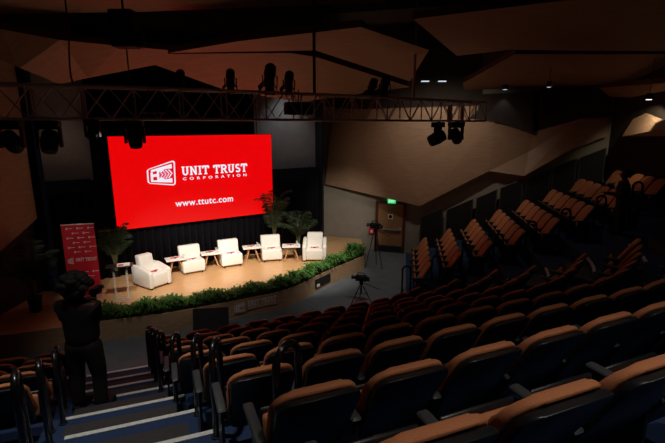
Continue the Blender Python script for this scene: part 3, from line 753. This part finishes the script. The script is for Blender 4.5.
# ---------------------------------------------------------------- door, exit sign, alarm
def wl(x, z, o=0): p = RW(x)+RN*o; return Vector((p.x, p.y, z))
ang = math.atan2(RD.y, RD.x)
d0 = onwall(377.6, 253, .0); d1 = onwall(401.8, 253.5, .0); DW = (d1-d0).to_2d().length
t = empty('door_1', (d0.x+RN.x*.01, d0.y+RN.y*.01, 0), ang); t['kind'] = 'structure'
DHt = 1.97
b = nb(); box(b, 0, DW, -.04, 0, 0, DHt); obj('door_leaf', b, 'door', t)
b = nb(); box(b, -.10, 0, -.08, 0, 0, DHt+.10); box(b, DW, DW+.10, -.08, 0, 0, DHt+.10); box(b, 0, DW, -.08, 0, DHt, DHt+.10); obj('door_frame', b, 'frame', t)
b = nb(); box(b, .04, DW-.05, -.12, -.08, .93, 1.0); box(b, .04, .14, -.085, -.04, .92, 1.01); box(b, DW-.15, DW-.05, -.085, -.04, .92, 1.01); obj('push_bar', b, 'steel', t)
b = nb(); box(b, DW*.5-.1, DW*.5+.1, -.045, -.04, 1.36, 1.56); sg = obj('door_sign', b, 'paper', t)
b = nb(); tube(b, [(DW*.5, -.05, 1.46), (DW*.5, -.045, 1.46)], .07, 16); obj('sign_disc', b, 'black', sg)
b = nb(); box(b, 0, DW, -.043, -.04, .02, .28); obj('kick_plate', b, 'gunmetal', t)
e0 = onwall(387.8, 201, .14); t = empty('exit_sign', (e0.x, e0.y, e0.z), ang, 'green illuminated exit sign over the wooden door', 'exit sign')
b = nb(); box(b, 0, .30, 0, .10, -.09, .09); obj('housing', b, 'exitE', t)
textmesh('lettering', 'EXIT', .13, 'exitW', t, (.035, -.004, -.045), .002, 1, width=.23)
a0 = onwall(371.5, 231, .05); t = empty('alarm_box', (a0.x, a0.y, a0.z), ang, 'small red alarm box on the wall left of the door', 'alarm')
b = nb(); rbox(b, -.10, .12, -.04, .04, -.12, .14, .01, 2); obj('housing', b, 'redpaper', t)
b = nb(); box(b, -.03, .05, -.045, -.04, -.06, .04); obj('label_plate', b, 'paper', t)
# ---------------------------------------------------------------- video cameras on tripods
def tripod_camera(x, y, z, h, rz, sc, label, grp='video cameras on tripods'):
    t = empty('camera_tripod', (x, y, z), rz, 'black tripod under the '+label, 'tripod', 'camera tripods')
    for i in range(3):
        a = 2*PI*i/3+.4; b = nb(); tube(b, [(math.cos(a)*.05, math.sin(a)*.05, h-.12), (math.cos(a)*.36, math.sin(a)*.36, 0)], [.018, .012], 8); leg = obj('leg', b, 'gunmetal', t)
        b = nb(); tube(b, [(math.cos(a)*.035, math.sin(a)*.035, h*.42), (math.cos(a)*.20, math.sin(a)*.20, h*.5)], .008, 6); obj('spreader', b, 'gunmetal', leg)
    b = nb(); tube(b, [(0, 0, h*.42), (0, 0, h-.02)], .022, 10); obj('centre_column', b, 'black', t)
    b = nb(); tube(b, [(0, 0, h-.1), (0, 0, h-.05), (0, 0, h)], [.05, .06, .045], 12); obj('fluid_head', b, 'black', t)
    b = nb(); tube(b, [(0, -.03, h-.04), (.12, -.5, h-.22)], .01, 8); obj('pan_handle', b, 'black', t)
    c = empty('video_camera', (x, y, z+h), rz, label, 'video camera', grp); s = sc
    b = nb(); rbox(b, -.07*s, .07*s, -.16*s, .16*s, .01, .17*s, .015, 2); obj('body', b, 'black', c)
    b = nb(); tube(b, [(0, .16*s, .09*s), (0, .26*s, .09*s), (0, .28*s, .09*s)], [.045*s, .05*s, .065*s], 14); lens = obj('lens', b, 'gunmetal', c)
    b = nb(); tube(b, [(0, .275*s, .09*s), (0, .285*s, .09*s)], .055*s, 14); obj('lens_glass', b, 'glassm', lens)
    b = nb(); tube(b, [(0, -.12*s, .17*s), (0, -.08*s, .24*s), (0, .10*s, .24*s), (0, .13*s, .17*s)], .014*s, 8); obj('carry_handle', b, 'black', c)
    b = nb(); rbox(b, -.16*s, -.07*s, -.10*s, .02*s, .10*s, .18*s, .008, 2); obj('viewfinder', b, 'black', c)
    b = nb(); rbox(b, -.04*s, .04*s, -.24*s, -.16*s, .03, .14*s, .008, 2); obj('battery', b, 'gunmetal', c)
    return c
q = W(374.5, 267.5, 0); tripod_camera(q.x, q.y, 0, 1.42, .9, 1.15, 'black video camera standing by the door left of the push bar')
q = W(361, 303, 0); tripod_camera(q.x, q.y, 0, .66, 1.2, 1.0, 'black video camera on a low stand before the stage end')
# floor monitor
q = W(193, 336, 0); q2 = W(229, 333.5, 0); d = (q2-q).to_2d()
t = empty('floor_monitor', (q.x, q.y, 0), math.atan2(d.y, d.x), 'large black tilted monitor on the floor in front of the stage', 'monitor')
L = d.length
Mx = Matrix.Rotation(-.35, 4, 'X')
b = nb(); rbox(b, 0, L, 0, .05, .06, .64, .01, 2, Mx); obj('panel', b, 'black', t)
b = nb(); box(b, .03, L-.03, .05, .055, .09, .61, Mx); obj('display', b, 'glassm', t)
b = nb(); box(b, .1, .16, -.1, .5, 0, .06); box(b, L-.16, L-.1, -.1, .5, 0, .06); tube(b, [(.13, .45, .05), (.13, .18, .4)], .015, 6); tube(b, [(L-.13, .45, .05), (L-.13, .18, .4)], .015, 6); obj('stand', b, 'gunmetal', t)
# ---------------------------------------------------------------- truss
TP = [(-5.6, 6.55), (-5.03, 6.88), (-3.4, 7.55), (-2.05, 8.25), (-.9, 8.95), (.1, 9.6), (1.5, 10.65), (2.74, 11.56), (4.1, 12.6)]
TP = [Vector((-7.4, 5.9))]+[Vector(p) for p in TP]
TC = catmull(TP, 8)
TL = [0]
for a, b_ in zip(TC, TC[1:]): TL.append(TL[-1]+(b_-a).length)
def tpos(s):
    for i in range(len(TC)-1):
        if TL[i+1] >= s: 
            u = (s-TL[i])/(TL[i+1]-TL[i]); return TC[i].lerp(TC[i+1], u), (TC[i+1]-TC[i]).normalized()
    return TC[-1], (TC[-1]-TC[-2]).normalized()
TZ0, TZ1, TWD = 5.08, 5.58, .17
tr = empty('lighting_truss', (0, 0, 0), 0, 'long curved metal lighting truss hanging in front of the stage', 'truss')
def tpt(s, side, z): p, d = tpos(s); n = Vector((d.y, -d.x)); q = p+n*side*TWD; return Vector((q.x, q.y, z))
total = TL[-1]; NB = 36; step = total/NB
for z in (TZ0, TZ1):
    for sd in (-1, 1):
        b = nb(); tube(b, [tpt(total*i/50, sd, z) for i in range(51)], .024, 8); obj('chord', b, 'truss', tr, smooth=True)
for i in range(NB):
    for sd in (-1, 1):
        z0, z1 = (TZ0, TZ1) if (i+(sd > 0)) % 2 else (TZ1, TZ0)
        b = nb(); tube(b, [tpt(i*step, sd, z0), tpt((i+1)*step, sd, z1)], .012, 6); obj('brace', b, 'truss', tr)
for i in range(0, NB+1):
    if i % 2 == 0 or i == NB:
        b = nb()
        for sd in (-1, 1): tube(b, [tpt(i*step, sd, TZ0), tpt(i*step, sd, TZ1)], .016, 6)
        for z in (TZ0, TZ1): tube(b, [tpt(i*step, -1, z), tpt(i*step, 1, z)], .012, 6)
        obj('cross_frame', b, 'truss', tr)
def s_at(px):
    best = min(range(400), key=lambda i: abs(proj((*tpos(total*i/400)[0], 5.3))[0]-px)); return total*best/400
# lanterns standing on the truss
def lantern(px, s, h, aim, label, idx):
    s *= .62; h *= .62; ss = s_at(px); p = tpt(ss, 0, TZ1); t = empty('stage_lantern', p, 0, label, 'stage light', 'spotlights standing on the truss')
    b = nb(); box(b, -.03, .03, -.04, .04, -.03, .04); tube(b, [(0, 0, .03), (0, 0, .12*s)], .014, 8); obj('clamp', b, 'gunmetal', t)
    Z = .12*s+.22*h; d = (Vector(aim)-(p+Vector((0, 0, Z)))).normalized(); rot = d.to_track_quat('Y', 'Z').to_matrix().to_4x4(); TT = Matrix.Translation((0, 0, Z)) @ rot
    yz = math.atan2(d.y, d.x)-PI/2; RY = Matrix.Rotation(yz, 4, 'Z')
    b = nb(); w = .15*s; pts = [(-w, 0, Z), (-w, 0, .12*s), (w, 0, .12*s), (w, 0, Z)]; tube(b, [RY @ Vector(v) for v in pts], .014, 6); obj('yoke', b, 'black', t)
    b = nb(); tube(b, [TT @ Vector((0, y*h, 0)) for y in (-.24, -.2, -.02, .02, .2)], [.07*s, .11*s, .125*s, .105*s, .12*s], 14); obj('barrel', b, 'black', t, smooth=True)
    b = nb(); tube(b, [TT @ Vector((0, y*h, 0)) for y in (.198, .206)], .10*s, 14); obj('lens', b, 'glassm', t)
    b = nb()
    for k, (vx, vz) in enumerate(((0, 1), (1, 0), (0, -1), (-1, 0))):
        c0 = Vector((vx*.12*s, .2*h, vz*.12*s)); 
        u = Vector((vz, 0, vx))*.09*s; o_ = Vector((vx*.08*s, .13*h, vz*.08*s))
        vv = [b.verts.new(TT @ q_) for q_ in (c0-u, c0+u, c0+u*1.2+o_, c0-u*1.2+o_)]; f_ = b.faces.new(vv)
    bmesh.ops.solidify(b, geom=b.faces[:], thickness=.004); obj('barn_doors', b, 'black', t)
lantern(183, 1.0, .9, (-4, 11, .5), 'small black lantern standing on the truss above the screen logo', 0)
lantern(232, 1.1, 1.1, (-3, 12, .5), 'black lantern on the truss over the right part of the screen', 1)
lantern(271, 1.5, 1.5, (-2.5, 12.5, 1.0), 'largest black lantern on the truss, above the screen right edge', 2)
lantern(290, 1.2, 1.2, (-2, 13, .5), 'black lantern on the truss just right of the largest one', 3)
lantern(372, 1.25, 1.1, (-.5, 13, .5), 'left of the two lanterns standing together on the right half of truss', 4)
lantern(384, 1.5, 1.4, (0, 13.6, .5), 'right of the two lanterns standing together on the right half of truss', 5)
# moving heads hanging below
def moving_head(px, side, s, tilt, az, label, lens='glassm', dz=0):
    s *= .85; px -= 3
    ss = s_at(px); p = tpt(ss, side, TZ0+dz); t = empty('moving_head', p, az, label, 'stage light', 'moving head lights under the truss')
    b = nb(); rbox(b, -.20*s, .20*s, -.14*s, .14*s, -.15*s, -.03*s, .02, 2); box(b, -.03, .03, -.03, .03, -.04, .03); obj('base', b, 'black', t)
    b = nb()
    for q in (-1, 1):
        rbox(b, q*.19*s-.025*s, q*.19*s+.025*s, -.07*s, .07*s, -.52*s, -.15*s, .015, 2)
    rbox(b, -.2*s, .2*s, -.07*s, .07*s, -.19*s, -.14*s, .01, 2); obj('yoke', b, 'black', t)
    TT = Matrix.Translation((0, 0, -.40*s)) @ Matrix.Rotation(tilt, 4, 'X')
    b = nb(); tube(b, [TT @ Vector((0, 0, z*s)) for z in (.20, .17, .0, -.16, -.22)], [.08*s, .13*s, .155*s, .14*s, .12*s], 16); obj('head', b, 'black', t, smooth=True)
    b = nb(); tube(b, [TT @ Vector((0, 0, z*s)) for z in (-.215, -.228)], .10*s, 16); obj('lens', b, lens, t)
moving_head(49, .0, 1.0, -.5, .3, 'large moving head light under the truss left end, over the pale wall')
moving_head(135.5, .0, .9, .2, .2, 'moving head light hanging over the top left corner of the screen')
moving_head(10, .0, 1.0, .9, .2, 'moving head light with blue lens at the far left of the truss', 'blueE')
moving_head(93, .9, .65, -1.0, .2, 'small moving head between the pale wall and the screen', 'glassm')
moving_head(443, -.2, 1.25, 1.1, 1.2, 'tilted moving head cluster at the right end of the truss')
moving_head(458, .4, 1.1, -.7, .2, 'rearmost moving head hanging at the right tip of the truss')
# fixtures inside the truss
for px, l in ((150, 'box fixture inside truss left of the screen logo'), (298, 'dark box fixture hung within the truss below the right lanterns')):
    p = tpt(s_at(px), 0, TZ0+.22); t = empty('truss_fixture', p, .5, l, 'stage light')
    b = nb(); rbox(b, -.28, .28, -.1, .1, -.12, .12, .02, 2); obj('body', b, 'black', t)
    b = nb(); tube(b, [(0, 0, .12), (0, 0, .36)], .015, 6); obj('clamp', b, 'gunmetal', t)
# striped LED battens (silvery) near the right end
for px, l in ((449, 'silvery bracket in the truss, left of the pair near its tip'), (462, 'silvery bracket in the truss, right of the pair near its tip')):
    p = tpt(s_at(px), 0, TZ0); b = nb(); rbox(b, -.05, .05, -.03, .03, 0.02, .40, .01, 2); tube(b, [(-.05, -.04, .06), (.05, -.04, .34)], .02, 6)
    o = obj('truss_bracket', b, 'steel'); o.location = p; tag(o, l, 'bracket', 'silvery brackets at the truss tip')
# hoists, pipe and cable
def hoist(px, l, zb=TZ1):
    p = tpt(s_at(px), 0, 0); t = empty('chain_hoist', (p.x, p.y, zb), 0, l, 'hoist')
    b = nb(); tube(b, [(0, 0, 0), (0, 0, .62)], .012, 6); obj('chain', b, 'gunmetal', t)
    b = nb(); rbox(b, -.19, .19, -.15, .15, .62, 1.18, .03, 2); obj('motor_body', b, 'black', t)
    b = nb(); tube(b, [(0, .0, 1.18), (0, 0, 8.99-zb)], .02, 6); obj('suspension_rod', b, 'gunmetal', t)
    b = nb(); rbox(b, .19, .29, -.08, .08, .62, .85, .03, 2); obj('chain_bag', b, 'black', t)
hoist(131, 'black chain hoist above the left part of the truss')
p = tpt(s_at(315), 0, TZ1); b = nb(); tube(b, [(0, 0, 0), (0, 0, 8.99-TZ1)], .03, 8); o = obj('hanging_pipe', b, 'black'); o.location = p; tag(o, 'thin black vertical pipe holding the middle of the truss', 'pipe')
p = tpt(s_at(413), 0, TZ1); b = nb(); tube(b, [(0, 0, 0), (0, 0, 8.99-TZ1)], .035, 8); o = obj('hanging_pipe', b, 'steel'); o.location = p; tag(o, 'shiny vertical pipe holding the right part of the truss', 'pipe')
p = tpt(s_at(85), 0, TZ1); b = nb(); q = DP(69, 32, 7.6)
pts = []
for i in range(13):
    u = i/12; pts.append(Vector((q.x, q.y, 8.99)).lerp(Vector((q.x, q.y, q.z)), u*2) if u < .5 else None)
pts = [Vector((q.x, q.y, 8.99)), q]+[q.lerp(p, u)+Vector((-.12*math.sin(u*PI), 0, -.35*math.sin(u*PI))) for u in (.15, .3, .45, .6, .75, .9)]+[p]
tube(b, pts, .014, 6); tag(obj('power_cable', b, 'black', smooth=True), 'black cable looping down from the ceiling to the truss left end', 'cable')
# loudspeaker / box by the wall top right
a0 = onwall(550, 104, .5); t = empty('wall_speaker', (a0.x, a0.y, a0.z), ang, 'black loudspeaker box high on the dark wall at right', 'loudspeaker')
b = nb(); rbox(b, -.3, .3, -.2, .2, -.35, .35, .02, 2); obj('cabinet', b, 'black', t)
b = nb(); rbox(b, -.04, .04, .2, .52, -.1, .1, .01, 2); obj('bracket', b, 'gunmetal', t)
# ---------------------------------------------------------------- downlights
HL = ['added unseen downlight above the top of the steps', 'added unseen downlight above the centre block back rows', 'added unseen downlight above the right part of the back rows', 'added unseen downlight above the floor before the stage', 'added unseen downlight above the middle of the centre block', 'added unseen downlight above the left block', 'added hidden downlight over the stage right of the screen', 'added hidden downlight over the stage left of the screen']
for (x, y, z, e, w, c), l in zip(FILL_LAMPS, HL): downlight(x, y, z, l, 'coolE')  # made-up fittings to go with the added lamps
def wash(px, py, o, tgt, e, col, spot, label, m):
    p = onwall(px, py, o); downlight(p.x, p.y, p.z, label, m, .07); lamp('SPOT', p-Vector((0, 0, .03)), tgt, e, col, .03, spot, .5)
p = onwall(505, 89.5, .55); wash(505, 89.5, .55, (p.x, p.y, 0), 5, (.9, .93, 1), 80, 'cool white downlight by the dark upper right wall', 'coolE')
for px, py, d, l in ((425, 81.5, 13.5, 'left of two small bright ceiling lights above the truss right end'), (442, 81.5, 13.5, 'right of two small bright ceiling lights above the truss right end')):
    p = DP(px, py, d); t = empty('strip_light', p, 0, l, 'ceiling light', 'small strip lights above the truss')
    b = nb(); box(b, -.14, .14, -.05, .05, 0, .05); obj('housing', b, 'black', t); b = nb(); box(b, -.12, .12, -.052, .04, -.008, .02); obj('tube', b, 'coolE', t)
    b = nb(); tube(b, [(0, 0, .05), (0, 0, 8.99-p.z)], .01, 6); obj('drop_rod', b, 'gunmetal', t)
    lamp('SPOT', p-Vector((0, 0, .03)), RW(p.x+.9).to_3d()+Vector((0, 0, 3.4)), 75, (1, .86, .68), .05, 120, .8)
def rod(t, z):
    b = nb(); tube(b, [(0, 0, .15), (0, 0, 9.05-z)], .01, 6); obj('drop_rod', b, 'gunmetal', t)
p = DP(549, 87, 12.6); rod(downlight(p.x, p.y, p.z, 'tiny downlight above the side block seats', 'coolE', .05), p.z); lamp('SPOT', p-Vector((0, 0, .03)), (p.x-.5, p.y-.3, 0), 18, NEU, .05, 120, .8)
p = bw(649, 99.5, .55); rod(downlight(p.x, p.y, p.z, 'warm spotlight shining onto the folded wall relief at far right', 'lampE', .07), p.z)
lamp('SPOT', p-Vector((0, 0, .05)), bw(648, 128, .15), 45, (1, .84, .58), .02, 85, .6)
print('RELIEF', p, bw(650, 130, .25), bw(650, 114, .5))
# ---------------------------------------------------------------- people
def skin_mesh(name, joints, edges, radii, m, parent, root=0, sub=2):
    me = bpy.data.meshes.new(name); me.from_pydata([Vector(j) for j in joints], edges, []); o = bpy.data.objects.new(name, me); COL.objects.link(o)
    sk = o.modifiers.new('skin', 'SKIN'); ss = o.modifiers.new('sub', 'SUBSURF'); ss.levels = sub
    for i, v in enumerate(me.skin_vertices[0].data): v.radius = (radii[i] if isinstance(radii[i], tuple) else (radii[i], radii[i])); v.use_root = (i == root)
    bpy.context.view_layer.update()
    em = bpy.data.meshes.new_from_object(o.evaluated_get(bpy.context.evaluated_depsgraph_get())); bpy.data.objects.remove(o)
    em.materials.clear(); em.materials.append(M[m])
    for p_ in em.polygons: p_.use_smooth = True
    q = bpy.data.objects.new(name, em); COL.objects.link(q); q.parent = parent; return q
def chain(n0, n): return [(n0+i, n0+i+1) for i in range(n-1)]
def person(loc, rz, sc, label, hairw, rh, lh, seatedhair=True):
    """standing, faces +Y; rh / lh: right and left wrist positions (local, for 1.75 m)"""
    t = empty('person', loc, rz, label, 'person'); t.scale = (sc,)*3
    J = [(0, 0, .95), (0, .01, 1.12), (0, .0, 1.30), (0, -.01, 1.43), (0, .0, 1.50), (0, .02, 1.57), (0, .03, 1.64), (0, .02, 1.72)]
    E_ = chain(0, 8); R_ = [(.155, .12), (.14, .105), (.16, .115), (.12, .085), .055, (.075, .085), (.085, .10), (.065, .075)]
    def add(pts, rad, att):
        n0 = len(J); J.extend(pts); R_.extend(rad); E_.append((att, n0)); E_.extend(chain(n0, len(pts)))
        return n0+len(pts)-1
    ends_ = []
    for sx, wr in ((1, rh), (-1, lh)):
        sh = Vector((sx*.185, 0, 1.41)); w_ = Vector(wr); mid = (sh+w_)/2; L = (w_-sh).length; bend_ = math.sqrt(max(.0, .285**2-(L/2)**2)); el = mid+Vector((sx*.14, -.25, -.95)).normalized()*bend_
        ends_.append((add([sh, sh.lerp(el, .5), el, el.lerp(w_, .5), w_], [.058, .048, .040, .036, .027], 3), el, w_))
    for sx in (1, -1):
        add([(sx*.10, 0, .86), (sx*.115, .01, .66), (sx*.12, .025, .48), (sx*.125, .0, .28), (sx*.13, -.02, .09), (sx*.135, .05, .045), (sx*.14, .15, .035)], [.09, .078, .058, .056, .042, .040, .032], 0)
    # hands: palm plus curled fingers
    for idx, el, w_ in ends_:
        d = (w_-el).normalized(); side = d.cross(Vector((0, 0, 1))).normalized(); up = side.cross(d)
        n0 = len(J); J.append(w_+d*.05); R_.append((.034, .022)); E_.append((idx, n0)); J.append(w_+d*.085); R_.append((.036, .02)); E_.append((n0, n0+1))
        for f_, ln in ((-.027, .062), (-.009, .074), (.009, .07), (.026, .055)):
            b0 = w_+d*.10+side*f_; a_ = len(J); J.extend([b0, b0+d*ln*.5-up*.012, b0+d*ln*.7-up*.04]); R_.extend([.0095, .009, .008]); E_.append((n0+1, a_)); E_.extend(chain(a_, 3))
        a_ = len(J); sg = -1; b0 = w_+d*.045+side*.035*sg; J.extend([b0, b0+d*.03+side*.015*sg-up*.01, b0+d*.055+side*.004*sg-up*.03]); R_.extend([.012, .010, .009]); E_.append((n0, a_)); E_.extend(chain(a_, 3))
    body = skin_mesh('body', J, E_, R_, 'skin', t)
    # face
    b = nb(); tube(b, [(0, .118, 1.655), (0, .14, 1.625), (0, .12, 1.615)], [.010, .017, .012], 8); obj('nose', b, 'skin', t, smooth=True)
    for sx in (-1, 1):
        b = nb(); bmesh.ops.create_uvsphere(b, u_segments=10, v_segments=8, radius=.014, matrix=Matrix.Translation((sx*.033, .112, 1.655))); obj('eye', b, 'paper', t, smooth=True)
        b = nb(); bmesh.ops.create_uvsphere(b, u_segments=10, v_segments=8, radius=.03, matrix=Matrix.Translation((sx*.088, .02, 1.64)) @ Matrix.Diagonal((.35, .7, 1, 1))); obj('ear', b, 'skin', t, smooth=True)
    b = nb(); rbox(b, -.025, .025, .105, .118, 1.582, 1.592, .004, 2); obj('mouth', b, 'redpaper', t)
    # clothes
    Js = [(0, 0, .86), (0, .01, 1.12), (0, .0, 1.30), (0, -.01, 1.42), (0, -.002, 1.468)]; Es = chain(0, 5); Rs = [(.20, .16), (.19, .15), (.205, .15), (.16, .115), (.075, .07)]
    for sx, (idx, el, w_) in zip((1, -1), ends_):
        sh = Vector((sx*.185, 0, 1.41)); n0 = len(Js); Js += [sh, sh.lerp(el, .5), sh.lerp(el, .82)]; Rs += [.075, .068, .064]; Es += [(3, n0), (n0, n0+1), (n0+1, n0+2)]
    skin_mesh('shirt', Js, Es, Rs, 'cloth', t)
    Js = [(0, 0, 1.0), (0, 0, .92)]; Es = [(0, 1)]; Rs = [(.16, .13), (.168, .138)]
    for sx in (1, -1):
        n0 = len(Js); Js += [(sx*.10, 0, .84), (sx*.115, .01, .66), (sx*.12, .025, .48), (sx*.125, .0, .28), (sx*.13, -.015, .08)]; Rs += [.112, .098, .080, .076, .072]; Es += [(1, n0)]+chain(n0, 5)
    skin_mesh('trousers', Js, Es, Rs, 'jeans', t)
    for sx in (1, -1):
        b = nb(); rbox(b, sx*.135-.05, sx*.135+.05, -.08, .21, 0, .10, .03, 3); obj('shoe', b, 'black', t, smooth=True)
    # hair: lumpy curls
    rnd = random.Random(5); b = nb()
    for i in range(90):
        a = rnd.uniform(0, 2*PI); e = rnd.uniform(-1.0, 1.5); 
        if math.sin(a) > .35 and e < .75: continue
        if math.sin(a) > -.3 and e < -.5: continue
        v = Vector((math.cos(a)*math.cos(e)*hairw, math.sin(a)*math.cos(e)*hairw*.95-.01, math.sin(e)*hairw*.85+1.67))
        bmesh.ops.create_icosphere(b, subdivisions=2, radius=rnd.uniform(.035, .055), matrix=Matrix.Translation(v))
    bmesh.ops.create_icosphere(b, subdivisions=3, radius=hairw*.93, matrix=Matrix.Translation((0, -.035, 1.68)) @ Matrix.Diagonal((1, .85, .9, 1)))
    obj('hair', b, 'hair', t, smooth=True)
    t.scale = (sc*1.14, sc*1.1, sc)
    return t, ends_
q = W(92, 410, RISE*3)
PSC = 1.10
pl = Vector((q.x, q.y, RISE*3))
pp, en = person(pl, -.05, PSC, 'person in black standing on the left of the steps, back turned, holding a camera', .145, (.02, .25, 1.34), (-.14, .27, 1.26))
c = empty('handheld_camera', pl+Vector((.03, .35, 1.60)), -.05, 'small black camera held up in the right hand of the standing person', 'camera')
b = nb(); rbox(b, -.035, .035, -.03, .14, -.05, .05, .01, 2); obj('body', b, 'black', c)
b = nb(); tube(b, [(0, .14, 0), (0, .2, 0)], .03, 12); obj('lens', b, 'gunmetal', c)
b = nb(); rbox(b, -.045, -.04, -.06, .02, -.035, .035, .002, 1); obj('flip_screen', b, 'glassm', c)
b = nb(); tube(b, [(0, .02, -.05), (0, .02, -.17)], .014, 8); obj('grip', b, 'black', c)
q = W(626, 205, RISE*6)
pp2, en2 = person(Vector((7.25, 10.95, RISE*6)), 1.2, .92, 'dark figure standing in the side aisle near the top rows', .11, (.16, .30, 1.1), (-.16, .30, 1.1))
